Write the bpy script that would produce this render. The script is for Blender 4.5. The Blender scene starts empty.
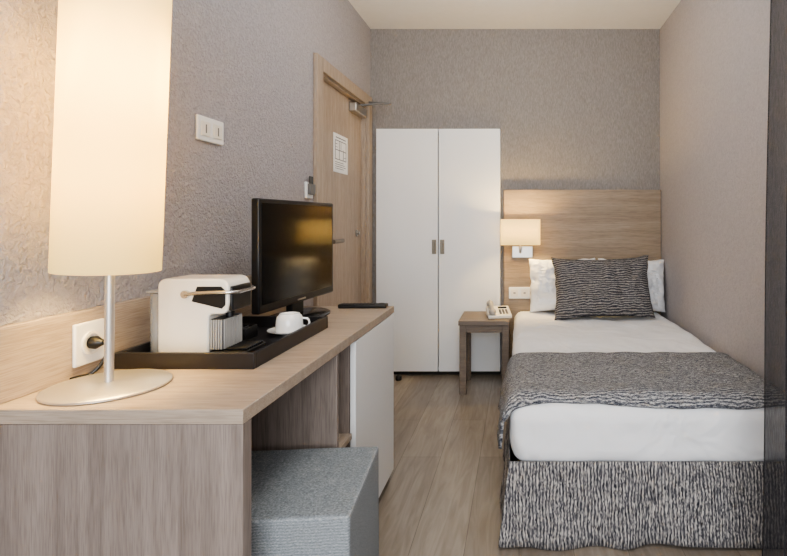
import bpy, bmesh, math
from mathutils import Vector, Matrix, noise

scene = bpy.context.scene
COL = scene.collection

# ------------------------------------------------------------------ helpers
def S(r, g, b):
    def f(c):
        c /= 255.0
        return c/12.92 if c <= 0.04045 else ((c+0.055)/1.055)**2.4
    return (f(r), f(g), f(b), 1.0)

def new_mat(name):
    m = bpy.data.materials.new(name)
    m.use_nodes = True
    nt = m.node_tree
    return m, nt, nt.nodes["Principled BSDF"]

def plain(name, col, rough=0.5, metal=0.0, spec=0.5, coat=0.0, var=0.0):
    m, nt, b = new_mat(name)
    b.inputs["Base Color"].default_value = col
    b.inputs["Roughness"].default_value = rough
    b.inputs["Metallic"].default_value = metal
    b.inputs["Specular IOR Level"].default_value = spec
    b.inputs["Coat Weight"].default_value = coat
    tc = nt.nodes.new("ShaderNodeTexCoord")
    n = nt.nodes.new("ShaderNodeTexNoise"); n.inputs["Scale"].default_value = 40
    nt.links.new(tc.outputs["Object"], n.inputs["Vector"])
    mr = nt.nodes.new("ShaderNodeMapRange")
    mr.inputs["To Min"].default_value = max(rough-0.04, 0.0); mr.inputs["To Max"].default_value = min(rough+0.04, 1)
    nt.links.new(n.outputs["Fac"], mr.inputs["Value"])
    nt.links.new(mr.outputs["Result"], b.inputs["Roughness"])
    return m

def ramp(nt, stops):
    r = nt.nodes.new("ShaderNodeValToRGB")
    e = r.color_ramp.elements
    e[0].position, e[0].color = stops[0]
    e[1].position, e[1].color = stops[1]
    for p, c in stops[2:]:
        x = e.new(p); x.color = c
    return r

def mapped(nt, scale, rot=(0, 0, 0)):
    tc = nt.nodes.new("ShaderNodeTexCoord")
    mp = nt.nodes.new("ShaderNodeMapping")
    mp.inputs["Scale"].default_value = scale
    mp.inputs["Rotation"].default_value = rot
    nt.links.new(tc.outputs["Object"], mp.inputs["Vector"])
    return mp

def wood(name, c1, c2, axis='x', rough=0.5, fine=0.6):
    m, nt, b = new_mat(name)
    def sc(lo, hi):
        return {'x': (lo, hi, hi), 'y': (hi, lo, hi), 'z': (hi, hi, lo)}[axis]
    mp = mapped(nt, sc(1.8, 36))
    n = nt.nodes.new("ShaderNodeTexNoise")
    n.inputs["Scale"].default_value = 1.0; n.inputs["Detail"].default_value = 6
    n.inputs["Roughness"].default_value = 0.65; n.inputs["Distortion"].default_value = 0.6
    nt.links.new(mp.outputs[0], n.inputs["Vector"])
    mp2 = mapped(nt, sc(16, 420))
    n2 = nt.nodes.new("ShaderNodeTexNoise")
    n2.inputs["Scale"].default_value = 1.0; n2.inputs["Detail"].default_value = 2
    nt.links.new(mp2.outputs[0], n2.inputs["Vector"])
    r = ramp(nt, [(0.3, c1), (0.7, c2)])
    nt.links.new(n.outputs["Fac"], r.inputs["Fac"])
    r2 = ramp(nt, [(0.35, (0.66, 0.64, 0.62, 1)), (0.55, (1.05, 1.05, 1.05, 1))])
    nt.links.new(n2.outputs["Fac"], r2.inputs["Fac"])
    mx = nt.nodes.new("ShaderNodeMix"); mx.data_type = 'RGBA'; mx.blend_type = 'MULTIPLY'
    mx.inputs["Factor"].default_value = fine
    nt.links.new(r.outputs[0], mx.inputs["A"]); nt.links.new(r2.outputs[0], mx.inputs["B"])
    nt.links.new(mx.outputs["Result"], b.inputs["Base Color"])
    b.inputs["Roughness"].default_value = rough
    bp = nt.nodes.new("ShaderNodeBump"); bp.inputs["Strength"].default_value = 0.12
    bp.inputs["Distance"].default_value = 0.001
    nt.links.new(n2.outputs["Fac"], bp.inputs["Height"]); nt.links.new(bp.outputs[0], b.inputs["Normal"])
    return m

def stucco(name, c1, c2, scale=(70, 70, 70), strength=0.5, dist=0.004, distort=1.0):
    m, nt, b = new_mat(name)
    mp = mapped(nt, scale)
    n = nt.nodes.new("ShaderNodeTexNoise"); n.inputs["Scale"].default_value = 1
    n.inputs["Detail"].default_value = 3; n.inputs["Distortion"].default_value = distort
    nt.links.new(mp.outputs[0], n.inputs["Vector"])
    r = ramp(nt, [(0.35, c1), (0.65, c2)])
    nt.links.new(n.outputs["Fac"], r.inputs["Fac"])
    nt.links.new(r.outputs[0], b.inputs["Base Color"])
    b.inputs["Roughness"].default_value = 0.75
    b.inputs["Specular IOR Level"].default_value = 0.3
    bp = nt.nodes.new("ShaderNodeBump"); bp.inputs["Strength"].default_value = strength
    bp.inputs["Distance"].default_value = dist
    nt.links.new(n.outputs["Fac"], bp.inputs["Height"]); nt.links.new(bp.outputs[0], b.inputs["Normal"])
    return m

def streak(name, dark, mid, light, scale, distort=0.6, lo=0.42, hi=0.60, wave=None, wmix=0.5):
    m, nt, b = new_mat(name)
    mp = mapped(nt, scale)
    n = nt.nodes.new("ShaderNodeTexNoise"); n.inputs["Scale"].default_value = 1
    n.inputs["Detail"].default_value = 2; n.inputs["Distortion"].default_value = distort
    nt.links.new(mp.outputs[0], n.inputs["Vector"])
    fac = n.outputs["Fac"]
    if wave:
        ax, per, dist, dsc = wave
        tc = nt.nodes.new("ShaderNodeTexCoord")
        wv = nt.nodes.new("ShaderNodeTexWave"); wv.wave_type = 'BANDS'; wv.bands_direction = ax
        wv.inputs["Scale"].default_value = 0.314/per
        wv.inputs["Distortion"].default_value = dist
        wv.inputs["Detail"].default_value = 1.0
        wv.inputs["Detail Scale"].default_value = dsc*per/0.314
        nt.links.new(tc.outputs["Object"], wv.inputs["Vector"])
        mr = nt.nodes.new("ShaderNodeMapRange")
        mr.inputs["To Min"].default_value = 0.30; mr.inputs["To Max"].default_value = 0.70
        nt.links.new(wv.outputs["Fac"], mr.inputs["Value"])
        mf = nt.nodes.new("ShaderNodeMix"); mf.data_type = 'FLOAT'
        mf.inputs["Factor"].default_value = wmix
        nt.links.new(fac, mf.inputs["A"]); nt.links.new(mr.outputs["Result"], mf.inputs["B"])
        fac = mf.outputs["Result"]
    r = ramp(nt, [(lo, dark), (hi, light), ((lo+hi)/2, mid)])
    nt.links.new(fac, r.inputs["Fac"])
    nt.links.new(r.outputs[0], b.inputs["Base Color"])
    b.inputs["Roughness"].default_value = 0.9
    b.inputs["Specular IOR Level"].default_value = 0.1
    bp = nt.nodes.new("ShaderNodeBump"); bp.inputs["Strength"].default_value = 0.4
    bp.inputs["Distance"].default_value = 0.002
    nt.links.new(fac, bp.inputs["Height"]); nt.links.new(bp.outputs[0], b.inputs["Normal"])
    return m

def cloth(name, col, scale=60, strength=0.15, dist=0.004):
    m, nt, b = new_mat(name)
    mp = mapped(nt, (scale/8,)*3)
    n = nt.nodes.new("ShaderNodeTexNoise"); n.inputs["Scale"].default_value = 1
    n.inputs["Detail"].default_value = 2; n.inputs["Distortion"].default_value = 1.2
    nt.links.new(mp.outputs[0], n.inputs["Vector"])
    b.inputs["Base Color"].default_value = col
    b.inputs["Roughness"].default_value = 0.85
    b.inputs["Specular IOR Level"].default_value = 0.15
    bp = nt.nodes.new("ShaderNodeBump"); bp.inputs["Strength"].default_value = strength
    bp.inputs["Distance"].default_value = dist
    nt.links.new(n.outputs["Fac"], bp.inputs["Height"]); nt.links.new(bp.outputs[0], b.inputs["Normal"])
    return m

def shade_mat(name, col, emit, strength, trans=0.5):
    m, nt, b = new_mat(name)
    out = nt.nodes["Material Output"]
    nt.nodes.remove(b)
    d = nt.nodes.new("ShaderNodeBsdfDiffuse"); d.inputs["Color"].default_value = col
    t = nt.nodes.new("ShaderNodeBsdfTranslucent"); t.inputs["Color"].default_value = col
    mx = nt.nodes.new("ShaderNodeMixShader"); mx.inputs[0].default_value = trans
    e = nt.nodes.new("ShaderNodeEmission"); e.inputs["Color"].default_value = emit
    e.inputs["Strength"].default_value = strength
    mp = mapped(nt, (30, 30, 600))
    n = nt.nodes.new("ShaderNodeTexNoise"); n.inputs["Scale"].default_value = 1
    nt.links.new(mp.outputs[0], n.inputs["Vector"])
    bp = nt.nodes.new("ShaderNodeBump"); bp.inputs["Strength"].default_value = 0.05
    nt.links.new(n.outputs["Fac"], bp.inputs["Height"]); nt.links.new(bp.outputs[0], d.inputs["Normal"])
    ad = nt.nodes.new("ShaderNodeAddShader")
    nt.links.new(d.outputs[0], mx.inputs[1]); nt.links.new(t.outputs[0], mx.inputs[2])
    nt.links.new(mx.outputs[0], ad.inputs[0]); nt.links.new(e.outputs[0], ad.inputs[1])
    nt.links.new(ad.outputs[0], out.inputs["Surface"])
    return m

# ---- geometry pieces
def add_box(bm, x0, x1, y0, y1, z0, z1):
    vs = [bm.verts.new(p) for p in ((x0,y0,z0),(x1,y0,z0),(x1,y1,z0),(x0,y1,z0),(x0,y0,z1),(x1,y0,z1),(x1,y1,z1),(x0,y1,z1))]
    for f in ((0,3,2,1),(4,5,6,7),(0,1,5,4),(1,2,6,5),(2,3,7,6),(3,0,4,7)):
        bm.faces.new([vs[i] for i in f])
    return vs

def add_lathe(bm, prof, c=(0,0,0), seg=40, mat=None):
    rings = []
    M = mat or Matrix.Identity(4)
    for r, z in prof:
        if r < 1e-6:
            rings.append([bm.verts.new(M @ Vector((0,0,z)) + Vector(c))])
        else:
            rings.append([bm.verts.new(M @ Vector((r*math.cos(2*math.pi*i/seg), r*math.sin(2*math.pi*i/seg), z)) + Vector(c)) for i in range(seg)])
    for a, b in zip(rings[:-1], rings[1:]):
        for i in range(seg):
            j = (i+1) % seg
            if len(a) == 1 and len(b) == 1: continue
            if len(a) == 1: bm.faces.new((a[0], b[i], b[j]))
            elif len(b) == 1: bm.faces.new((a[i], b[0], a[j]))
            else: bm.faces.new((a[i], b[i], b[j], a[j]))

def add_cyl(bm, p0, p1, r, seg=20):
    p0, p1 = Vector(p0), Vector(p1)
    d = p1-p0
    q = d.to_track_quat('Z', 'Y').to_matrix().to_4x4()
    add_lathe(bm, [(0,0),(r,0),(r,d.length),(0,d.length)], c=p0, seg=seg, mat=q)

def add_tube(bm, pts, r, seg=10):
    pts = [Vector(p) for p in pts]
    rings = []
    prev = None
    for i, p in enumerate(pts):
        if i == 0: d = pts[1]-p
        elif i == len(pts)-1: d = p-pts[-2]
        else: d = (pts[i+1]-pts[i-1])
        d.normalize()
        if prev is None:
            a = d.orthogonal().normalized()
        else:
            a = (prev - d*prev.dot(d)).normalized()
        prev = a
        b = d.cross(a)
        rings.append([bm.verts.new(p + a*r*math.cos(2*math.pi*k/seg) + b*r*math.sin(2*math.pi*k/seg)) for k in range(seg)])
    for A, B in zip(rings[:-1], rings[1:]):
        for k in range(seg):
            l = (k+1) % seg
            bm.faces.new((A[k], A[l], B[l], B[k]))
    bm.faces.new(rings[0][::-1]); bm.faces.new(rings[-1])

def smooth_path(ctrl, n=8):
    P = [Vector(p) for p in ctrl]
    P = [P[0]*2-P[1]] + P + [P[-1]*2-P[-2]]
    out = []
    for i in range(1, len(P)-2):
        for k in range(n):
            t = k/n
            a, b, c, d = P[i-1], P[i], P[i+1], P[i+2]
            out.append(0.5*((2*b)+(c-a)*t+(2*a-5*b+4*c-d)*t*t+(3*b-a-3*c+d)*t**3))
    out.append(P[-2])
    return out

def add_prism(bm, prof, y0, y1):
    a = [bm.verts.new((x, y0, z)) for x, z in prof]
    b = [bm.verts.new((x, y1, z)) for x, z in prof]
    bm.faces.new(a); bm.faces.new(b[::-1])
    n = len(prof)
    for i in range(n):
        j = (i+1) % n
        bm.faces.new((a[j], a[i], b[i], b[j]))

def finish(bm, name, mat, bevel=0.0, seg=2, smooth=True, subsurf=0, solid=0.0):
    bmesh.ops.recalc_face_normals(bm, faces=bm.faces[:])
    me = bpy.data.meshes.new(name)
    bm.to_mesh(me); bm.free()
    me.materials.append(mat)
    ob = bpy.data.objects.new(name, me)
    COL.objects.link(ob)
    if solid:
        md = ob.modifiers.new("solid", 'SOLIDIFY'); md.thickness = solid; md.offset = 0
    if bevel:
        md = ob.modifiers.new("bevel", 'BEVEL'); md.width = bevel; md.segments = seg
        md.limit_method = 'ANGLE'; md.angle_limit = math.radians(40)
    if subsurf:
        md = ob.modifiers.new("sub", 'SUBSURF'); md.levels = subsurf; md.render_levels = subsurf
    if smooth:
        for p in me.polygons: p.use_smooth = True
        if not subsurf:
            try:
                me.set_sharp_from_angle(angle=math.radians(40))
            except Exception:
                pass
    return ob

class Thing:
    def __init__(self, name, label, category, loc=(0,0,0), rot=(0,0,0), group=None, kind=None):
        self.root = bpy.data.objects.new(name, None)
        self.root.empty_display_size = 0.05
        COL.objects.link(self.root)
        self.root.location = loc; self.root.rotation_euler = rot
        if label: self.root["label"] = label
        if category: self.root["category"] = category
        if group: self.root["group"] = group
        if kind: self.root["kind"] = kind
    def part(self, name, bm, mat, parent=None, label=None, **k):
        ob = finish(bm, name, mat, **k)
        ob.parent = parent or self.root
        if label: ob["label"] = label
        return ob
    def box(self, name, b, mat, parent=None, label=None, bevel=0.002, **k):
        bm = bmesh.new(); add_box(bm, *b)
        return self.part(name, bm, mat, parent, label, bevel=bevel, **k)

def single(name, bm, mat, label=None, category=None, loc=(0,0,0), rot=(0,0,0), kind=None, group=None, **k):
    ob = finish(bm, name, mat, **k)
    ob.location = loc; ob.rotation_euler = rot
    if label: ob["label"] = label
    if category: ob["category"] = category
    if kind: ob["kind"] = kind
    if group: ob["group"] = group
    return ob

def structure(name, boxes, mat, label, bevel=0.0):
    bm = bmesh.new()
    for b in boxes: add_box(bm, *b)
    return single(name, bm, mat, label=label, kind="structure", bevel=bevel, smooth=False)

# ------------------------------------------------------------------ materials
M_wall_l = stucco("wall_stucco_grey", S(170,165,167), S(184,179,181), (85,85,85), 1.0, 0.012, 0.8)
M_wall_r = stucco("wall_plaster_taupe", S(174,168,168), S(186,180,179), (80,80,80), 0.6, 0.005)
M_wall_b = stucco("wall_paper_taupe", S(136,130,126), S(155,149,144), (180,180,40), 0.6, 0.005, 0.6)
M_ceil = stucco("ceiling_paint", S(244,241,236), S(246,243,239), (20,20,20), 0.05, 0.001)
M_desk = wood("desk_oak_x", S(158,142,126), S(180,164,147), 'x')
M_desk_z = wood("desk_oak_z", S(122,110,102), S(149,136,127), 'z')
M_desk_y = wood("desk_oak_y", S(161,145,129), S(184,168,151), 'y')
M_head = wood("headboard_oak", S(140,123,104), S(165,148,128), 'x')
M_night = wood("nightstand_oak", S(112,99,88), S(136,122,109), 'x')
M_door = wood("door_oak", S(162,145,128), S(181,164,147), 'z')
M_white = plain("white_lacquer", S(238,238,237), 0.35)
M_plastic = plain("white_plastic", S(238,237,234), 0.3)
M_cream = plain("cream_plastic", S(238,232,220), 0.3, coat=0.3)
M_black = plain("black_plastic", S(20,19,20), 0.4)
M_gloss = plain("black_gloss_screen", S(7,7,8), 0.12, spec=0.35)
M_chrome = plain("chrome", S(205,203,200), 0.18, metal=1.0)
M_steel = plain("brushed_steel", S(190,186,180), 0.35, metal=1.0)
M_brass = plain("dull_steel", S(132,124,112), 0.4, metal=0.8)
M_lampmetal = plain("lamp_satin_metal", S(205,201,196), 0.38, metal=0.75)
M_tray = plain("black_lacquer_tray", S(30,28,30), 0.35)
M_dark = plain("dark_kick", S(50,44,40), 0.7)
M_porc = plain("porcelain", S(238,236,232), 0.12, coat=0.4)
M_paper = plain("paper", S(238,237,235), 0.8)
M_ink = plain("ink", S(95,95,100), 0.8)
M_grey = plain("grey_plastic", S(110,108,106), 0.5)
M_dgrey = plain("dark_grey_plastic", S(58,56,56), 0.5)
M_lgrey = plain("light_grey_plastic", S(172,168,162), 0.5)
M_lin = cloth("white_linen", S(240,240,241), 36, 0.6, 0.035)
M_run = streak("runner_weave", S(44,48,58), S(104,105,111), S(205,203,199), (70,330,300), 1.8, 0.37, 0.62, wave=('Y', 0.012, 6.0, 26), wmix=0.30)
M_skirt = streak("skirt_weave", S(42,43,50), S(98,97,101), S(205,199,191), (330,330,34), 1.2, 0.37, 0.62, wave=('X', 0.012, 5.0, 14), wmix=0.30)
M_cush = streak("cushion_weave", S(42,42,50), S(88,87,90), S(172,166,159), (70,100,400), 1.6, 0.36, 0.63, wave=('Z', 0.015, 5.0, 18), wmix=0.45)
M_pouf = streak("pouf_boucle", S(112,118,122), S(142,147,150), S(174,177,178), (220,220,520), 0.6, 0.32, 0.68, wave=('Z', 0.007, 2.0, 30), wmix=0.3)
M_shade = shade_mat("lampshade_fabric", S(240,228,192), S(255,224,140), 0.42)
M_shade2 = shade_mat("wall_lampshade_fabric", S(240,228,194), S(255,222,138), 0.48, 0.4)
M_bulb = shade_mat("bulb_glow", S(255,240,210), S(255,206,120), 5.0)

def glass_mat():
    m, nt, b = new_mat("clear_tank")
    b.inputs["Base Color"].default_value = S(190,190,190)
    b.inputs["Roughness"].default_value = 0.08
    b.inputs["Alpha"].default_value = 0.42
    return m
M_glass = glass_mat()

def curtain_mat():
    m, nt, b = new_mat("grey_voile")
    mp = mapped(nt, (420, 420, 30))
    n = nt.nodes.new("ShaderNodeTexNoise"); n.inputs["Scale"].default_value = 1; n.inputs["Detail"].default_value = 2
    nt.links.new(mp.outputs[0], n.inputs["Vector"])
    r = ramp(nt, [(0.3, S(46,45,47)), (0.7, S(74,72,74))])
    nt.links.new(n.outputs["Fac"], r.inputs["Fac"])
    nt.links.new(r.outputs[0], b.inputs["Base Color"])
    b.inputs["Roughness"].default_value = 0.95
    b.inputs["Specular IOR Level"].default_value = 0.02
    mr = nt.nodes.new("ShaderNodeMapRange")
    mr.inputs["To Min"].default_value = 0.62; mr.inputs["To Max"].default_value = 0.90
    nt.links.new(n.outputs["Fac"], mr.inputs["Value"])
    nt.links.new(mr.outputs["Result"], b.inputs["Alpha"])
    return m
M_curt = curtain_mat()

def floor_mat():
    m, nt, b = new_mat("laminate_oak_floor")
    mp = mapped(nt, (1,1,1), (0,0,math.radians(90)))
    br = nt.nodes.new("ShaderNodeTexBrick")
    br.inputs["Scale"].default_value = 1.0
    br.inputs["Brick Width"].default_value = 1.25
    br.inputs["Row Height"].default_value = 0.19
    br.inputs["Mortar Size"].default_value = 0.0011
    br.inputs["Mortar Smooth"].default_value = 0.2
    br.inputs["Bias"].default_value = 0.0
    br.inputs["Color1"].default_value = S(138,128,117)
    br.inputs["Color2"].default_value = S(155,145,133)
    br.inputs["Mortar"].default_value = S(98,88,78)
    br.offset = 0.37
    nt.links.new(mp.outputs[0], br.inputs["Vector"])
    mp2 = mapped(nt, (30, 3.0, 30))
    n = nt.nodes.new("ShaderNodeTexNoise"); n.inputs["Scale"].default_value = 1
    n.inputs["Detail"].default_value = 8; n.inputs["Distortion"].default_value = 1.6
    nt.links.new(mp2.outputs[0], n.inputs["Vector"])
    r = ramp(nt, [(0.30, (0.70,0.67,0.63,1)), (0.66, (1.06,1.06,1.06,1))])
    nt.links.new(n.outputs["Fac"], r.inputs["Fac"])
    mx = nt.nodes.new("ShaderNodeMix"); mx.data_type = 'RGBA'; mx.blend_type = 'MULTIPLY'
    mx.inputs["Factor"].default_value = 0.85
    nt.links.new(br.outputs["Color"], mx.inputs["A"]); nt.links.new(r.outputs[0], mx.inputs["B"])
    nt.links.new(mx.outputs["Result"], b.inputs["Base Color"])
    b.inputs["Roughness"].default_value = 0.30
    return m
M_floor = floor_mat()

# ------------------------------------------------------------------ room
XL, XR, YB, YF, ZC = -1.10, 1.044, 3.815, -1.3, 2.565
T = 0.12
structure("floor", [(XL-T, XR+T, YF-T, YB+0.7, -0.1, 0.0)], M_floor, "pale grey oak laminate plank floor")
structure("ceiling", [(XL-T, XR+T, YF-T, YB+0.7, ZC, ZC+0.1)], M_ceil, "off-white painted ceiling")
DY0, DY1, DZ = 2.84, 3.70, 1.97      # door opening
structure("wall_left", [(XL-T, XL, YF-T, DY0, 0, ZC), (XL-T, XL, DY0, DY1, DZ, ZC), (XL-T, XL, DY1, YB+0.7, 0, ZC)],
          M_wall_l, "grey textured stucco wall")
structure("wall_right", [(XR, XR+T, YF-T, YB+0.7, 0, ZC)], M_wall_r, "taupe textured plaster wall")
WX0, WX1, WZ = -1.055, -0.134, 1.828
structure("wall_back", [(XL, WX0, YB, YB+0.6, 0, ZC), (WX0, WX1, YB, YB+0.6, WZ, ZC), (WX1, XR, YB, YB+0.6, 0, ZC),
                        (XL, XR, YB+0.6, YB+0.7, 0, ZC)], M_wall_b, "taupe vertically textured wall")
structure("wall_front", [(XL, -0.75, YF-T, YF, 0, ZC), (0.75, XR, YF-T, YF, 0, ZC), (-0.75, 0.75, YF-T, YF, 0, 0.45), (-0.75, 0.75, YF-T, YF, 2.3, ZC)],
          M_wall_r, "plastered wall around the window")
structure("window_1", [(-0.75,-0.70,YF-0.09,YF-0.03,0.45,2.3),(0.70,0.75,YF-0.09,YF-0.03,0.45,2.3),(-0.70,0.70,YF-0.09,YF-0.03,0.45,0.50),
                       (-0.70,0.70,YF-0.09,YF-0.03,2.25,2.3),(-0.03,0.03,YF-0.09,YF-0.03,0.50,2.25)], M_white, "white window frame", bevel=0.003)
structure("baseboard_back", [(WX1+0.002, XR, YB-0.012, YB, 0.0, 0.06)], M_night, "low wooden baseboard")
structure("baseboard_left", [(XL, XL+0.012, 2.33, 2.74, 0.0, 0.06)], M_night, "low wooden baseboard")

# door
d = Thing("door_1", "pale oak room door in a wooden casing", None, (XL, 0, 0), kind="structure")
d.box("door_leaf", (-0.075, -0.03, DY0+0.012, DY1-0.012, 0.008, DZ-0.012), M_door)
bm = bmesh.new()
add_box(bm, 0.001, 0.022, DY0-0.09, DY0+0.0, 0, DZ+0.075)
add_box(bm, 0.001, 0.022, DY1, DY1+0.085, 0, DZ+0.075)
add_box(bm, 0.001, 0.022, DY0, DY1, DZ, DZ+0.075)
add_box(bm, -0.115, 0.001, DY0+0.0005, DY0+0.011, 0, DZ-0.001)
add_box(bm, -0.115, 0.001, DY1-0.011, DY1-0.0005, 0, DZ-0.001)
add_box(bm, -0.115, 0.001, DY0+0.011, DY1-0.011, DZ-0.011, DZ-0.001)
d.part("door_frame", bm, M_door, bevel=0.002)
bm = bmesh.new()
add_box(bm, -0.03, -0.020, DY0+0.10, DY0+0.155, 0.92, 1.10)
add_cyl(bm, (-0.03, DY0+0.128, 1.025), (0.040, DY0+0.128, 1.025), 0.012)
add_cyl(bm, (0.034, DY0+0.115, 1.025), (0.034, DY0+0.275, 1.025), 0.013)
d.part("door_handle", bm, M_brass, label="metal lever handle with back plate", bevel=0.001)
bm = bmesh.new()
add_lathe(bm, [(0,0),(0.024,0),(0.024,0.006),(0.012,0.010),(0.012,0.022),(0,0.023)],
          c=(-0.03, DY1-0.12, 1.06), mat=Matrix.Rotation(math.radians(90), 4, 'Y'))
d.part("door_lock", bm, M_steel, label="small round steel lock")
bm = bmesh.new()
add_box(bm, -0.03, 0.02, DY1-0.28, DY1-0.05, DZ-0.095, DZ-0.035)
d.part("door_closer", bm, M_steel, label="grey hydraulic door closer body", bevel=0.006)
bm = bmesh.new()
add_tube(bm, [(0.0, DY1-0.15, DZ-0.03), (0.13, DY1-0.12, DZ-0.010), (0.20, DY1-0.09, DZ-0.006)], 0.008)
add_tube(bm, [(0.20, DY1-0.09, DZ-0.006), (0.03, DY1-0.02, DZ+0.02)], 0.008)
d.part("closer_arm", bm, M_grey, label="dark steel folding arm")

# notice on the door
n = Thing("notice_sheet", "white printed notice sheet taped to the oak door", "notice", (XL-0.0285, 3.26, 1.446))
n.box("paper", (-0.0005, 0.0005, -0.13, 0.13, 0, 0.24), M_paper, bevel=0)
bm = bmesh.new()
def ln(y0, y1, z0, z1): add_box(bm, 0.0005, 0.0012, y0, y1, z0, z1)
ln(-0.09, 0.09, 0.214, 0.219)
ln(-0.10, -0.095, 0.08, 0.20); ln(0.095, 0.10, 0.08, 0.20); ln(-0.10, 0.10, 0.08, 0.084); ln(-0.10, 0.10, 0.196, 0.20)
ln(-0.03, -0.025, 0.08, 0.20); ln(0.045, 0.050, 0.08, 0.15); ln(-0.10, 0.10, 0.138, 0.142)
ln(-0.09, -0.06, 0.155, 0.158); ln(-0.09, -0.06, 0.175, 0.178); ln(0.06, 0.09, 0.10, 0.103); ln(0.0, 0.005, 0.14, 0.197)
for i in range(4): ln(-0.10, 0.05+0.02*((i*7) % 3), 0.062-i*0.013, 0.065-i*0.013)
n.part("printed_plan", bm, M_ink, smooth=False)

# card switch by the door
k = Thing("key_card_switch", "white key card switch with a black card on stucco wall", "switch", (XL, 2.675, 1.262))
k.box("switch_plate", (0.001, 0.014, -0.042, 0.042, 0, 0.085), M_plastic, bevel=0.004)
k.box("card_holder", (0.014, 0.032, -0.03, 0.03, 0.02, 0.075), M_grey, bevel=0.003)
k.box("key_card", (0.018, 0.021, -0.022, 0.026, 0.075, 0.115), M_black, bevel=0.001)

# double wall switch
k = Thing("wall_switch", "white double wall switch plate on stucco wall", "switch", (XL, 1.825, 1.424))
k.box("switch_plate", (0.001, 0.010, -0.078, 0.078, 0, 0.086), M_plastic, bevel=0.004, seg=3)
for i, yy in enumerate((-0.036, 0.036)):
    k.box("socket_insert", (0.010, 0.014, yy-0.025, yy+0.025, 0.018, 0.068), M_cream, bevel=0.002)
for yy in (-0.036, 0.036):
    bm = bmesh.new(); add_box(bm, 0.0135, 0.0146, yy-0.003, yy+0.003, 0.028, 0.058)
    k.part("contact_slot", bm, M_grey)

# ------------------------------------------------------------------ wardrobe
w = Thing("wardrobe", "white two-door wardrobe built into the taupe wall", "wardrobe", (-0.5945, YB, 0.0))
W2 = 0.4575
bm = bmesh.new()
add_box(bm, -W2, -W2+0.02, -0.004, 0.55, 0.04, 1.824)
add_box(bm, W2-0.02, W2, -0.004, 0.55, 0.04, 1.824)
add_box(bm, -W2+0.02, W2-0.02, -0.004, 0.55, 1.804, 1.824)
add_box(bm, -W2+0.02, W2-0.02, -0.004, 0.55, 0.04, 0.06)
add_box(bm, -W2+0.02, W2-0.02, 0.53, 0.55, 0.06, 1.804)
w.part("wardrobe_body", bm, M_white, bevel=0.001)
w.box("plinth", (-W2, W2, 0.02, 0.5, 0, 0.04), M_dark)
for sx in (-1, 1):
    x0, x1 = sorted((sx*0.003, sx*(W2-0.001)))
    dd = w.box("wardrobe_door", (x0, x1, -0.026, -0.005, 0.035, 1.822), M_white, bevel=0.002)
    bm = bmesh.new()
    add_box(bm, sx*0.030-0.016, sx*0.030+0.016, -0.030, -0.026, 0.90, 1.005)
    add_box(bm, sx*0.030-0.007, sx*0.030+0.007, -0.052, -0.030, 0.915, 0.925)
    add_box(bm, sx*0.030-0.007, sx*0.030+0.007, -0.052, -0.030, 0.98, 0.99)
    add_box(bm, sx*0.030-0.007, sx*0.030+0.007, -0.058, -0.050, 0.91, 0.995)
    w.part("handle", bm, M_brass, parent=dd, label="small rectangular dull metal pull", bevel=0.0015)

# ------------------------------------------------------------------ headboard
HX0, HX1, HZ, HY = -0.112, 1.040, 1.372, 3.772
h = Thing("headboard", "tall oak veneer headboard fixed to the wall", "headboard", ((HX0+HX1)/2, 3.79, 0.0))
hw = (HX1-HX0)/2
h.box("headboard_panel", (-hw, hw, HY-3.79, 0.023, 0.07, HZ), M_head, bevel=0.003)

# ------------------------------------------------------------------ bed
BX0, BX1, BY0, BY1 = -0.035, 1.022, 1.83, 3.755
b = Thing("bed", "single bed with white bedding and a grey woven skirt", "bed", ((BX0+BX1)/2, (BY0+BY1)/2, 0))
bw, bl = (BX1-BX0)/2, (BY1-BY0)/2
b.box("bed_base", (-bw+0.03, bw-0.03, -bl+0.03, bl-0.02, 0.06, 0.25), M_grey, bevel=0.01)
for sx in (-1, 1):
    for sy in (-1, 1):
        bm = bmesh.new()
        add_cyl(bm, (sx*(bw-0.12), sy*(bl-0.15), 0), (sx*(bw-0.12), sy*(bl-0.15), 0.06), 0.02, 12)
        b.part("foot", bm, M_black)

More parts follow.
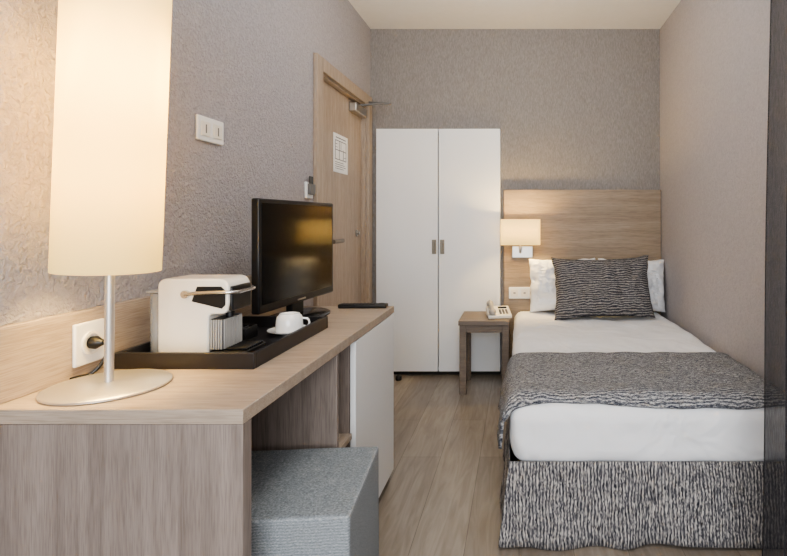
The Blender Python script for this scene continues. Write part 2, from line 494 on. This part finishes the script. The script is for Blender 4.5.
def soft_block(x0, x1, y0, y1, z0, z1, r, nx=60, ny=100, nz=10, amp=0.006, fr=5.0, seed=0.0):
    bm = bmesh.new()
    def lin(a, b, n):
        e = [a+r*(1-math.cos(i/5*math.pi/2)) for i in range(5)]
        m = [a+r+(b-a-2*r)*i/n for i in range(n+1)]
        f = [b-r*(1-math.cos(i/5*math.pi/2)) for i in range(4, -1, -1)]
        return e+m+f
    cache = {}
    def V(p):
        key = (round(p[0],5), round(p[1],5), round(p[2],5))
        if key in cache: return cache[key]
        q = Vector((min(max(p[0], x0+r), x1-r), min(max(p[1], y0+r), y1-r), min(max(p[2], z0+r), z1-r)))
        d = Vector(p)-q
        if d.length > 1e-6: pp = q + d.normalized()*r
        else: pp = Vector(p)
        nrm = d.normalized() if d.length > 1e-6 else Vector((0,0,1))
        a = noise.noise(Vector((p[0]*fr+seed, p[1]*fr, p[2]*fr)))*amp + noise.noise(Vector((p[0]*fr*3+seed, p[1]*fr*2, p[2]*fr*3)))*amp*0.4
        v = bm.verts.new(pp + nrm*a)
        cache[key] = v
        return v
    def face_grid(us, vs, fn):
        for i in range(len(us)-1):
            for j in range(len(vs)-1):
                q = [V(fn(us[i], vs[j])), V(fn(us[i+1], vs[j])), V(fn(us[i+1], vs[j+1])), V(fn(us[i], vs[j+1]))]
                try: bm.faces.new(q)
                except ValueError: pass
    X, Y, Z = lin(x0,x1,nx), lin(y0,y1,ny), lin(z0,z1,nz)
    face_grid(X, Y, lambda a,b: (a,b,z0)); face_grid(X, Y, lambda a,b: (a,b,z1))
    face_grid(X, Z, lambda a,b: (a,y0,b)); face_grid(X, Z, lambda a,b: (a,y1,b))
    face_grid(Y, Z, lambda a,b: (x0,a,b)); face_grid(Y, Z, lambda a,b: (x1,a,b))
    return bm
bm = soft_block(-bw, bw, -bl, bl, 0.262, 0.495, 0.064, 50, 90, 12, amp=0.010)
b.part("mattress", bm, M_lin, label="mattress tucked in white linen")
# skirt
bm = bmesh.new()
cx = bw-0.004; cy = bl-0.004
def seg_pts(p, q, n): return [(p[0]+(q[0]-p[0])*i/n, p[1]+(q[1]-p[1])*i/n) for i in range(n)]
path = seg_pts((-cx, cy-0.02), (-cx, -cy), 160) + seg_pts((-cx, -cy), (cx, -cy), 140) + seg_pts((cx, -cy), (cx, -cy+0.25), 30) + [(cx, -cy+0.25)]
rows = 10
g = []
for j in range(rows+1):
    t = j/rows
    z = 0.292 - t*0.284
    row = []
    for i, (px, py) in enumerate(path):
        s = i*0.0115
        if i < 160: nx_, ny_ = -1, 0
        elif i < 300: nx_, ny_ = 0, -1
        else: nx_, ny_ = 1, 0
        cf = min(abs(i-160)/10.0, 1.0)
        if i < 172 and i > 148:
            a = (i-148)/24*math.pi/2
            nx_, ny_ = -math.cos(a), -math.sin(a)
        if nx_ > 0.5: nx_ = 0.0
        hd = 1.0 if i > 70 else 0.25+0.75*max(i-45, 0)/25.0
        wv = (math.sin(s*13+noise.noise(Vector((s*1.3, 0, 3)))*7)*0.5+0.5)*0.026*t**0.8*cf
        fl = 0.004 + 0.016*t + (1-cf)*0.035*t
        o = (fl + wv)*hd
        zz = z + (0.006*math.sin(s*5)*t if j == rows else 0)
        row.append(bm.verts.new((px+nx_*o, py+ny_*o, max(zz, 0.003))))
    g.append(row)
for j in range(rows):
    for i in range(len(path)-1):
        bm.faces.new((g[j][i], g[j][i+1], g[j+1][i+1], g[j+1][i]))
b.part("bed_skirt", bm, M_skirt, label="dark grey and white streaked woven valance", solid=0.004)

# runner
bm = bmesh.new()
x0, x1, zt, r = BX0-0.020, BX1+0.004, 0.506, 0.07
prof = []
NS = 10
for i in range(NS): prof.append((x0-0.012*(1-i/NS)**0.7, 0.335+(zt-r-0.335)*i/NS))
for i in range(0, 9):
    a = i/8*math.pi/2
    prof.append((x0+r-r*math.cos(a), zt-r+r*math.sin(a)))
for i in range(1, 60): prof.append((x0+r+(x1-2*r-x0)*i/60, zt))
for i in range(0, 9):
    a = i/8*math.pi/2
    prof.append((x1-r+r*math.sin(a), zt-r+r*math.cos(a)))
g = []
NY = 44
for j in range(NY+1):
    row = []
    for i, (px, pz) in enumerate(prof):
        t = j/NY
        side = i < NS
        ya = 1.846 + 0.008*math.sin(px*7)+0.006*noise.noise(Vector((px*4, 1, 0))) + (0.02*(1-i/NS) if side else 0)
        yb = 2.46 + 0.016*noise.noise(Vector((px*5, 5, 0)))
        y = ya+(yb-ya)*t
        n1 = abs(noise.noise(Vector((px*5, y*7, pz*6))))*0.012
        dx = -(0.012*(1-i/NS)*(0.5+0.5*math.sin(y*26)) if side else 0)
        hem = (0.014*math.sin(y*9) if i == 0 else 0)
        drop = 0.030*max(0.0, 1-(y-1.846)/0.055)**2 if i >= NS+2 else 0
        row.append(bm.verts.new((px+dx-(n1 if side else 0), y, pz+hem-drop+(n1+0.004 if i >= NS+4 else 0))))
    g.append(row)
for j in range(NY):
    for i in range(len(prof)-1):
        bm.faces.new((g[j][i], g[j][i+1], g[j+1][i+1], g[j+1][i]))
single("bed_runner", bm, M_run, "blue-grey flecked woven runner across the bed foot", "bed runner", solid=0.012)

# pillows
def pillow_bm(W, H, Tk, seed=0, n=44, p=0.38, pinch=0.06, crease=0.006, rc=0.0, sag=0.0):
    bm = bmesh.new()
    top, bot = {}, {}
    for i in range(n+1):
        for j in range(n+1):
            u = -1+2*i/n; v = -1+2*j/n
            cu = u*(1-rc*v*v*abs(u)**4); cv = v*(1-rc*u*u*abs(v)**4)
            x = W/2*cu*(1-pinch*(1-v*v)*abs(u)**3)
            z = H/2*cv*(1-pinch*(1-u*u)*abs(v)**3*1.4) + H/2
            if v > 0: z -= sag*v*(1-u*u)
            m = max((1-u*u)*(1-v*v), 0.0)**p
            nz = 1+0.25*noise.noise(Vector((u*2+seed, v*2, 1)))
            wr = crease*(noise.noise(Vector((u*6+seed, v*3, 2))) + 0.9*abs(noise.noise(Vector((u*9+v*4+seed, v*9, 4)))))*m
            yy = Tk/2*m*nz
            if i in (0, n) or j in (0, n):
                ex = 0.010*noise.noise(Vector((u*4+seed, v*4, 9)))
                vv = bm.verts.new((x+ex, ex, z+(ex if v > 0 else 0))); top[i,j] = vv; bot[i,j] = vv
            else:
                top[i,j] = bm.verts.new((x, -yy+wr, z)); bot[i,j] = bm.verts.new((x, yy*0.8, z))
    for i in range(n):
        for j in range(n):
            bm.faces.new((top[i,j], top[i+1,j], top[i+1,j+1], top[i,j+1]))
            bm.faces.new((bot[i,j+1], bot[i+1,j+1], bot[i+1,j], bot[i,j]))
    return bm
single("pillow", pillow_bm(0.485, 0.385, 0.20, 1, crease=0.036, rc=0.02, p=0.40, pinch=0.06), M_lin, "plump white pillow leaning on the oak headboard beside the wall lamp", "pillow",
       loc=(0.313, 3.63, 0.499), rot=(math.radians(-9), math.radians(-1.0), 0), group="white pillows on the bed")
single("pillow", pillow_bm(0.485, 0.380, 0.20, 7, crease=0.036, rc=0.02, p=0.40, pinch=0.06), M_lin, "plump white pillow leaning on the headboard by the side wall", "pillow",
       loc=(0.795, 3.63, 0.499), rot=(math.radians(-9), math.radians(1.0), 0), group="white pillows on the bed")
single("cushion", pillow_bm(0.68, 0.44, 0.24, 3, pinch=0.09, rc=0.02, crease=0.026, p=0.42, sag=0.008), M_cush, "large dark grey streaked woven cushion against white pillows", "cushion",
       loc=(0.562, 3.37, 0.493), rot=(math.radians(-20), math.radians(-1.5), 0))

# ------------------------------------------------------------------ nightstand
ns = Thing("nightstand", "small oak bedside table with open legs", "bedside table", (-0.222, 3.572, 0))
ns.box("table_top", (-0.178, 0.160, -0.185, 0.185, 0.455, 0.485), M_night, bevel=0.002)
bm = bmesh.new()
add_box(bm, -0.126, 0.111, -0.168, -0.150, 0.405, 0.4545)
add_box(bm, -0.126, 0.111, 0.150, 0.168, 0.405, 0.4545)
add_box(bm, -0.168, -0.150, -0.125, 0.125, 0.405, 0.4545)
add_box(bm, 0.135, 0.153, -0.125, 0.125, 0.405, 0.4545)
ns.part("apron", bm, M_night, bevel=0.001)
for xx in (-0.171, 0.111):
    for yy in (-0.178, 0.126):
        ns.box("leg", (xx, xx+0.045, yy, yy+0.05, 0, 0.4545), M_night, bevel=0.002)

# phone
ph = Thing("telephone", "cream desk telephone with grey handset on the bedside table", "telephone", (-0.140, 3.55, 0.4855), rot=(0,0,math.radians(10)))
bm = bmesh.new()
vs = add_box(bm, -0.08, 0.08, -0.085, 0.085, 0.0, 0.022)
for v in vs:
    if v.co.z > 0.01 and v.co.y > 0: v.co.z = 0.06
ph.part("phone_body", bm, M_cream, bevel=0.006, seg=3)
bm = bmesh.new()
add_tube(bm, smooth_path([(-0.052,-0.085,0.045),(-0.052,-0.05,0.062),(-0.052,0.0,0.075),(-0.052,0.05,0.088),(-0.052,0.085,0.088)], 5), 0.014, 12)
add_lathe(bm, [(0,0),(0.023,0),(0.025,0.02),(0.016,0.032),(0,0.034)], c=(-0.052,-0.07,0.032), seg=20)
add_lathe(bm, [(0,0),(0.023,0),(0.025,0.02),(0.016,0.032),(0,0.034)], c=(-0.052,0.07,0.064), seg=20)
ph.part("handset", bm, M_lgrey)
bm = bmesh.new()
for i in range(3):
    for j in range(4):
        x = 0.0+i*0.022; y = -0.06+j*0.02
        z = 0.022+(y+0.085)/0.17*0.038
        add_box(bm, x, x+0.015, y, y+0.012, z, z+0.006)
ph.part("keypad", bm, M_grey, bevel=0.001)
bm = bmesh.new(); add_box(bm, 0.0, 0.06, 0.035, 0.06, 0.046, 0.058)
ph.part("display", bm, M_black)

# headboard socket
hs = Thing("double_socket", "white double socket plate on the oak headboard", "socket", (0.004, HY, 0.575))
hs.box("socket_plate", (-0.078, 0.078, -0.009, -0.0005, 0, 0.085), M_plastic, bevel=0.003)
for xx in (-0.037, 0.037):
    hs.box("socket_insert", (xx-0.026, xx+0.026, -0.011, -0.009, 0.016, 0.069), M_cream, bevel=0.001)
    bm = bmesh.new(); add_box(bm, xx-0.008, xx+0.008, -0.0122, -0.011, 0.038, 0.046)
    hs.part("contact_slot", bm, M_grey)

# wall lamp
wl = Thing("wall_lamp", "lit bedside wall lamp with white fabric shade on oak headboard", "wall lamp", (0.010, HY, 1.0))
bm = bmesh.new()
sx, y0_, y1_, z0_, z1_ = 0.138, -0.195, -0.065, -0.025, 0.155
def ring(z):
    pts = []
    rr = 0.025
    for (ccx, ccy, a0) in ((sx-rr, y1_-rr, 0), (-sx+rr, y1_-rr, 90), (-sx+rr, y0_+rr, 180), (sx-rr, y0_+rr, 270)):
        for q in range(7):
            a = math.radians(a0+q*15)
            pts.append(bm.verts.new((ccx+rr*math.cos(a), ccy+rr*math.sin(a), z)))
    return pts
R = [ring(z0_), ring(z1_)]
for i in range(len(R[0])):
    j = (i+1) % len(R[0])
    bm.faces.new((R[0][i], R[0][j], R[1][j], R[1][i]))
wl.part("lamp_shade", bm, M_shade2, solid=0.002)
wl.box("wall_plate", (-0.060, 0.090, -0.022, -0.0005, -0.125, -0.040), M_steel, label="brushed steel back plate", bevel=0.003)
bm = bmesh.new()
add_tube(bm, smooth_path([(0,-0.022,-0.08),(0,-0.09,-0.08),(0,-0.130,-0.07),(0,-0.130,-0.02),(0,-0.130,0.03)],5), 0.008)
add_lathe(bm, [(0,0),(0.018,0),(0.018,0.05),(0,0.05)], c=(0,-0.130,0.0))
wl.part("lamp_arm", bm, M_steel)
bm = bmesh.new()
add_lathe(bm, [(0,0),(0.012,0.0),(0.024,0.03),(0.022,0.05),(0,0.062)], c=(0,-0.130,0.05))
wl.part("bulb", bm, M_bulb)

# ------------------------------------------------------------------ desk
DX0, DX1, DYn, DYf, DH = XL+0.002, -0.560, 1.045, 2.31, 0.765
dk = Thing("desk", "oak veneer writing desk with open kneehole and cupboard", "desk", (-0.82, 1.67, 0))
ox, oy = -0.82, 1.67
def D(x0, x1, y0, y1, z0, z1): return (x0-ox, x1-ox, y0-oy, y1-oy, z0, z1)
dk.box("desktop", D(DX0, DX1, DYn, DYf, DH-0.030, DH), M_desk, bevel=0.0015)
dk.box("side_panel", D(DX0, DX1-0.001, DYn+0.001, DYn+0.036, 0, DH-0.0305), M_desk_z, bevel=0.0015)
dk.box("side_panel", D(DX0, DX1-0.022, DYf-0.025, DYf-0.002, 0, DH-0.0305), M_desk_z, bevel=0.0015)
dk.box("back_panel", D(DX0, DX0+0.018, DYn+0.037, DYf-0.026, 0.05, DH-0.0305), M_desk_y)
dk.box("backboard", D(DX0, XL+0.020, DYn, DYf, DH+0.0005, 0.925), M_desk_y, bevel=0.0015)
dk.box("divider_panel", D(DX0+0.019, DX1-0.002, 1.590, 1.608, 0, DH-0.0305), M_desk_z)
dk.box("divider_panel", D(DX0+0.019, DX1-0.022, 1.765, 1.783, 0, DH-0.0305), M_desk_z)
for zz in (0.06, 0.40):
    dk.box("shelf", D(DX0+0.019, DX1-0.012, 1.6085, 1.7645, zz, zz+0.02), M_desk_y)
dk.box("cupboard_door", D(DX1-0.020, DX1-0.001, 1.768, DYf-0.003, 0.035, DH-0.034), M_white, bevel=0.002, label="white lacquered cupboard door")
dk.box("plinth", D(DX0+0.02, DX1-0.05, 1.784, DYf-0.03, 0, 0.05), M_dark)
dk.box("floor_panel", D(DX0+0.02, DX1-0.023, 1.784, DYf-0.026, 0.0505, 0.068), M_desk_y)

# backboard socket and plug
so = Thing("power_socket", "white wall socket on the desk backboard", "socket", (XL+0.020, 1.287, 0.792))
so.box("socket_plate", (0.0005, 0.010, -0.045, 0.045, 0, 0.105), M_plastic, bevel=0.004, seg=3)
bm = bmesh.new()
add_lathe(bm, [(0.029,0),(0.029,0.005),(0.022,0.005),(0.022,0.001),(0,0.001)], c=(0.010,0,0.052), mat=Matrix.Rotation(math.radians(90),4,'Y'), seg=28)
so.part("socket_ring", bm, M_cream)
pg = Thing("power_plug", "black power plug with its cord in the desk socket", "plug", (XL+0.032, 1.287, 0.844))
bm = bmesh.new()
add_lathe(bm, [(0,0.0),(0.015,0.0),(0.016,0.012),(0.010,0.022),(0.006,0.03),(0,0.03)], mat=Matrix.Rotation(math.radians(90),4,'Y'), seg=24)
pg.part("plug_body", bm, M_black)
bm = bmesh.new()
add_tube(bm, smooth_path([(0.028,0,0),(0.040,0,-0.006),(0.040,-0.004,-0.030),(0.028,-0.010,-0.056),(0.014,-0.022,-0.0735),(0.005,-0.040,-0.0735),(0.000,-0.060,-0.0735)], 6), 0.0042, 8)
pg.part("cord", bm, M_black)

# ------------------------------------------------------------------ table lamp
tl = Thing("table_lamp", "lit tall table lamp with cream cylinder shade and metal base", "table lamp", (-0.943, 1.184, DH+0.0005))
bm = bmesh.new()
add_lathe(bm, [(0,0),(0.119,0),(0.122,0.002),(0.122,0.006),(0.117,0.009),(0.02,0.012),(0.012,0.014),(0,0.014)], seg=72)
tl.part("lamp_base", bm, M_lampmetal, label="round satin metal disc base")
bm = bmesh.new()
add_cyl(bm, (0,0,0.012), (0.004,0,0.40), 0.0095)
tl.part("lamp_pole", bm, M_lampmetal)
bm = bmesh.new()
R0 = 0.101
add_lathe(bm, [(R0,0),(R0,0.78)], seg=72)
sh = tl.part("lamp_shade", bm, M_shade, solid=0.002)
sh.location = (-0.002, 0, 0.268); sh.rotation_euler = (0, math.radians(2.2), 0)
bm = bmesh.new()
for a in range(3):
    an = a*2.0944
    add_tube(bm, [(0.003,0,0.30),(0.1*math.cos(an)+0.001,0.1*math.sin(an),0.30)], 0.0018, 6)
tl.part("shade_spider", bm, M_steel)
bm = bmesh.new()
add_lathe(bm, [(0,0),(0.014,0),(0.016,0.02),(0.030,0.055),(0.028,0.08),(0.014,0.098),(0,0.10)], c=(0.006,0,0.40))
tl.part("bulb", bm, M_bulb)

# ------------------------------------------------------------------ tray
TX0, TX1, TY0, TY1 = -1.045, -0.682, 1.325, 1.84
tr = Thing("tray", "black rectangular serving tray on the oak desk", "tray", ((TX0+TX1)/2, (TY0+TY1)/2, DH+0.0005))
tw, tlh = (TX1-TX0)/2, (TY1-TY0)/2
bm = bmesh.new()
for (a,b_,c_,d_) in ((-tw,tw,-tlh,-tlh+0.012),(-tw,tw,tlh-0.012,tlh),(-tw,-tw+0.012,-tlh+0.012,tlh-0.012),(tw-0.012,tw,-tlh+0.012,tlh-0.012)):
    add_box(bm, a, b_, c_, d_, 0, 0.042)
tr.part("tray_rim", bm, M_tray, bevel=0.0015)
tr.box("tray_floor", (-tw+0.0121, tw-0.0121, -tlh+0.0121, tlh-0.0121, 0.0, 0.008), M_tray, bevel=0)
TZ = DH+0.0090

# ------------------------------------------------------------------ coffee machine
cm = Thing("coffee_machine", "cream white capsule coffee machine with chrome lever on the tray", "coffee machine", (-0.995, 1.475, TZ))
def arc(cx_, cz_, r_, a0, a1, n=6):
    return [(cx_+r_*math.cos(math.radians(a0+(a1-a0)*i/n)), cz_+r_*math.sin(math.radians(a0+(a1-a0)*i/n))) for i in range(n+1)]
hwm = 0.058
prof = [(0.002,0.0),(0.139,0.0),(0.140,0.108),(0.147,0.116),(0.182,0.117),(0.192,0.126),(0.196,0.150)] + \
       arc(0.170,0.188,0.026,0,90,7) + arc(0.022,0.192,0.022,90,180,6) + [(0.0,0.02)]
bm = bmesh.new(); add_prism(bm, prof, -hwm, hwm)
cm.part("machine_body", bm, M_cream, bevel=0.006, seg=4)
for yy in (-hwm-0.0025, hwm+0.0003):
    bm = bmesh.new()
    pr = [(0.095,0.152),(0.178,0.132),(0.188,0.142),(0.188,0.182),(0.176,0.193),(0.110,0.193)]
    add_prism(bm, pr, yy, yy+0.0022)
    cm.part("side_strip", bm, M_black, bevel=0.0008)
cm.box("front_band", (0.190, 0.2025, -0.050, 0.050, 0.124, 0.192), M_black, bevel=0.004, seg=3)
bm = bmesh.new(); add_cyl(bm, (0.168, 0, 0.1150), (0.168, 0, 0.100), 0.012)
cm.part("spout", bm, M_black, label="black coffee spout", bevel=0.001)
bm = bmesh.new()
yo = hwm+0.007
pts = [(0.080,-yo,0.172),(0.12,-yo,0.176),(0.170,-yo,0.178),(0.200,-yo+0.006,0.177),(0.212,-yo+0.022,0.176),(0.213,0,0.176),(0.212,yo-0.022,0.176),(0.200,yo-0.006,0.177),(0.170,yo,0.178),(0.12,yo,0.176),(0.080,yo,0.172)]
add_tube(bm, smooth_path(pts, 5), 0.0055, 10)
add_cyl(bm, (0.080,-yo-0.003,0.172), (0.080,-hwm-0.0005,0.172), 0.011)
add_cyl(bm, (0.080,hwm+0.0005,0.172), (0.080,yo+0.003,0.172), 0.011)
cm.part("lever", bm, M_chrome, label="chrome loop lever")
cm.box("container_core", (0.1405, 0.176, -hwm+0.008, hwm-0.008, 0.016, 0.101), M_dgrey, bevel=0.001)
bm = bmesh.new()
for i in range(5):
    x = 0.1425+i*0.0068
    add_box(bm, x, x+0.0042, -hwm+0.0055, hwm-0.0055, 0.018, 0.100)
for i in range(10):
    y = -0.047+i*0.0096
    add_box(bm, 0.1750, 0.1785, y, y+0.0058, 0.018, 0.100)
cm.part("capsule_container", bm, M_lgrey, label="grey finely ribbed capsule container", bevel=0.0005)
bm = bmesh.new()
add_box(bm, 0.1405, 0.244, -hwm+0.004, hwm-0.004, 0.0, 0.014)
for i in range(9):
    y = -0.044+i*0.011
    add_box(bm, 0.182, 0.240, y-0.002, y+0.002, 0.014, 0.022)
cm.part("drip_tray", bm, M_black, label="black slotted drip tray", bevel=0.002)
bm = bmesh.new()
R_ = []
for z, sc_ in ((0.0,0.92),(0.01,1.0),(0.172,1.03)):
    R_.append([bm.verts.new((-0.001-(0.038*sc_)*max(math.cos(a),0)**0.5, 0.052*sc_*math.sin(a), z)) for a in [-math.pi/2+math.pi*k_/24 for k_ in range(25)]])
for A, B in zip(R_[:-1], R_[1:]):
    for i in range(24):
        bm.faces.new((A[i], A[i+1], B[i+1], B[i]))
bm.faces.new(R_[0][::-1])
cm.part("water_tank", bm, M_glass, label="clear plastic water tank", solid=0.002)
cm.box("tank_lid", (-0.038, -0.001, -0.050, 0.050, 0.173, 0.179), M_lgrey, bevel=0.003)

# cup and saucer
cs = Thing("saucer", "white porcelain saucer on the black tray", "saucer", (-0.762, 1.71, TZ))
bm = bmesh.new()
add_lathe(bm, [(0,0),(0.034,0),(0.038,0.002),(0.066,0.012),(0.068,0.0145),(0.064,0.0145),(0.037,0.006),(0,0.005)], seg=48)
cs.part("saucer_dish", bm, M_porc)
cu = Thing("coffee_cup", "white porcelain coffee cup upside down on its saucer", "cup", (-0.762, 1.71, TZ+0.0085), rot=(0,0,math.radians(20)))
bm = bmesh.new()
add_lathe(bm, [(0,0.053),(0.026,0.054),(0.027,0.058),(0.031,0.058),(0.033,0.054),(0.0385,0.049),(0.0415,0.036),(0.0430,0.015),(0.0435,0.001),(0.0412,0.0),(0.0405,0.015),(0.038,0.040),(0,0.047)], seg=48)
cu.part("cup_bowl", bm, M_porc)
bm = bmesh.new()
add_tube(bm, smooth_path([(0.0420,0,0.014),(0.054,0,0.012),(0.061,0,0.022),(0.056,0,0.036),(0.0400,0,0.040)], 5), 0.0032, 8)
cu.part("cup_handle", bm, M_porc)
# black box
sb = Thing("sachet_box", "small open black box on the serving tray", "box", (-0.90, 1.635, TZ))
bm = bmesh.new()
for (a,b_,c_,d_) in ((-0.05,0.05,-0.04,-0.036),(-0.05,0.05,0.036,0.04),(-0.05,-0.046,-0.036,0.036),(0.046,0.05,-0.036,0.036)):
    add_box(bm, a, b_, c_, d_, 0, 0.038)
add_box(bm, -0.046, 0.046, -0.036, 0.036, 0, 0.004)
sb.part("box_walls", bm, M_black, bevel=0.001)
for i in range(4):
    x = -0.030+i*0.018
    sb.box("sachet", (x, x+0.004, -0.028, 0.028, 0.005, 0.036), M_dgrey, bevel=0.001)

# ------------------------------------------------------------------ TV
tv_c = (-0.868, 2.055)
ang = math.atan2(0.05, 0.58)
tv = Thing("television", "black flat screen television on a stand on the desk", "television", (tv_c[0], tv_c[1], DH+0.0005), rot=(0,0,-ang))
L2 = 0.287
z0t, z1t = 0.058, 0.460
bm = bmesh.new()
add_box(bm, -0.030, 0.0, -L2, L2, z0t, z1t)
tv.part("tv_housing", bm, M_black, bevel=0.006, seg=3)
bm = bmesh.new()
vs = add_box(bm, -0.060, -0.030, -L2+0.06, L2-0.06, z0t+0.05, z1t-0.06)
for v in vs:
    if v.co.x < -0.05:
        v.co.y *= 0.88; v.co.z = (v.co.z-0.25)*0.85+0.25
tv.part("tv_back", bm, M_black, bevel=0.005)
bm = bmesh.new()
add_box(bm, 0.0, 0.0012, -L2+0.016, L2-0.016, z0t+0.030, z1t-0.016)
tv.part("tv_screen", bm, M_gloss, label="dark glossy screen")
bm = bmesh.new()
add_box(bm, 0.0, 0.003, -0.03, 0.03, z0t+0.010, z0t+0.016)
tv.part("brand_strip", bm, M_steel)
bm = bmesh.new()
add_box(bm, -0.040, -0.014, -0.045, 0.045, 0.010, z0t+0.03)
tv.part("tv_neck", bm, M_black, bevel=0.003)
bm = bmesh.new()
add_lathe(bm, [(0,0),(1.0,0),(1.0,0.005),(0.93,0.010),(0.2,0.014),(0,0.014)], seg=56)
for v in bm.verts:
    v.co.x = v.co.x*0.105 - 0.010; v.co.y *= 0.165
tv.part("tv_base", bm, M_gloss)

# remote
rm = Thing("remote_control", "black remote control at the far edge of the desk", "remote control", (-0.684, 2.262, DH+0.0005), rot=(0,0,math.radians(2)))
rm.box("remote_body", (-0.105, 0.105, -0.022, 0.022, 0, 0.017), M_black, bevel=0.005, seg=3)
bm = bmesh.new()
for i in range(10):
    for j in range(3):
        add_box(bm, -0.09+i*0.015, -0.081+i*0.015, -0.014+j*0.011, -0.008+j*0.011, 0.0165, 0.0185)
add_cyl(bm, (0.08,0,0.0165), (0.08,0,0.019), 0.012)
rm.part("buttons", bm, M_dgrey)

# ------------------------------------------------------------------ pouf
pf = Thing("pouf", "square blue-grey woven fabric pouf tucked by the desk", "pouf", (-0.610, 1.368, 0), rot=(0,0,math.radians(5)))
bm = soft_block(-0.20, 0.20, -0.19, 0.19, 0.015, 0.462, 0.009, 30, 30, 36, 0.0014, 6)
pf.part("pouf_cushion", bm, M_pouf)
for sx_ in (-1, 1):
    for sy_ in (-1, 1):
        bm = bmesh.new()
        add_cyl(bm, (sx_*0.14, sy_*0.14, 0), (sx_*0.14, sy_*0.14, 0.018), 0.018, 14)
        pf.part("foot", bm, M_black)

# ------------------------------------------------------------------ door stop
bm = bmesh.new()
add_lathe(bm, [(0,0),(0.020,0),(0.022,0.012),(0.019,0.030),(0.012,0.036),(0,0.037)], seg=24)
single("door_stop", bm, M_black, "small black rubber door stop on the floor", "door stop", loc=(-0.865, 3.70, 0.0))

# ------------------------------------------------------------------ curtain
ct = Thing("curtain", "dark grey sheer voile curtain hanging to the floor", "curtain", (0.88, 1.50, 0))
bm = bmesh.new()
N = 160; Mz = 24
g = []
for j in range(Mz+1):
    t = j/Mz
    z = 0.015 + t*(ZC-0.05)
    row = []
    for i in range(N+1):
        s = i/N
        xa = -0.172 + 0.040*t + 0.003*math.sin(t*11)
        x = xa + (0.155-xa)*s
        ph_ = 0.9*noise.noise(Vector((t*1.6, 3, 0)))
        y = 0.030*math.sin(s*math.pi*2*5.5 + ph_) + 0.014*noise.noise(Vector((s*7, t*2, 0)))
        row.append(bm.verts.new((x, y, z)))
    g.append(row)
for j in range(Mz):
    for i in range(N):
        bm.faces.new((g[j][i], g[j][i+1], g[j+1][i+1], g[j+1][i]))
ct.part("curtain_panel", bm, M_curt)
ct.box("curtain_track", (-0.16, 0.16, -0.012, 0.012, ZC-0.034, ZC-0.001), M_white)

# ------------------------------------------------------------------ ceiling fixtures added for the fill lights (unseen, above the frame)
for (lx, ly, lab) in ((0.0, 0.9, "unseen round white fixture added for the fill light near the window"), (-0.1, 2.55, "unseen round white fixture added for the fill light over the bed foot")):
    cl = Thing("fill_fixture", lab, "ceiling lamp", (lx, ly, ZC-0.001))
    bm = bmesh.new()
    add_lathe(bm, [(0,0),(0.09,0),(0.09,-0.02),(0.08,-0.028),(0,-0.028)], seg=48)
    cl.part("fill_housing", bm, M_white)

# ------------------------------------------------------------------ lights
def light(name, typ, loc, power, col, rot=(0,0,0), **k):
    L = bpy.data.lights.new(name, typ)
    L.energy = power; L.color = col
    for a, v in k.items(): setattr(L, a, v)
    o = bpy.data.objects.new(name, L); COL.objects.link(o)
    o.location = loc; o.rotation_euler = rot
    return o
light("window_daylight", 'AREA', (0, YF+0.02, 1.4), 45, (0.91, 0.955, 1.0), (math.radians(90),0,0), shape='RECTANGLE', size=1.5, size_y=1.8)
light("fill_light_near", 'POINT', (0.0, 0.9, ZC-0.22), 10, (1.0, 0.98, 0.95), shadow_soft_size=0.14)  # added fill, brightens ceiling and walls from above the camera
light("table_lamp_bulb", 'POINT', (-0.940, 1.184, 1.20), 15.0, (1.0, 0.69, 0.25), shadow_soft_size=0.05)
light("table_lamp_bulb_upper", 'POINT', (-0.925, 1.184, 1.50), 11.0, (1.0, 0.69, 0.25), shadow_soft_size=0.05)
light("wall_lamp_bulb", 'POINT', (0.010, HY-0.130, 1.085), 36.0, (1.0, 0.69, 0.27), shadow_soft_size=0.03)
light("fill_light_far", 'POINT', (-0.1, 2.55, ZC-0.22), 9, (1.0, 0.98, 0.95), shadow_soft_size=0.12)  # added fill for the back of the room, kept out of view

W = bpy.data.worlds.new("world"); scene.world = W; W.use_nodes = True
W.node_tree.nodes["Background"].inputs[0].default_value = (0.8, 0.88, 1.0, 1)
W.node_tree.nodes["Background"].inputs[1].default_value = 1.0

# ------------------------------------------------------------------ camera
cam = bpy.data.cameras.new("camera")
cam.sensor_fit = 'HORIZONTAL'; cam.sensor_width = 36
cam.lens = 515/787*36
cam.shift_x = -(519-393.5)/787
cam.shift_y = -(278-220)/787
cam.clip_start = 0.05
co = bpy.data.objects.new("camera", cam); COL.objects.link(co)
co.location = (0, 0, 1.15); co.rotation_euler = (math.radians(90), 0, 0)
scene.camera = co
scene.view_settings.view_transform = 'AgX'
try:
    scene.view_settings.look = 'AgX - Medium High Contrast'
except Exception:
    scene.view_settings.look = 'None'
scene.view_settings.exposure = 0.58
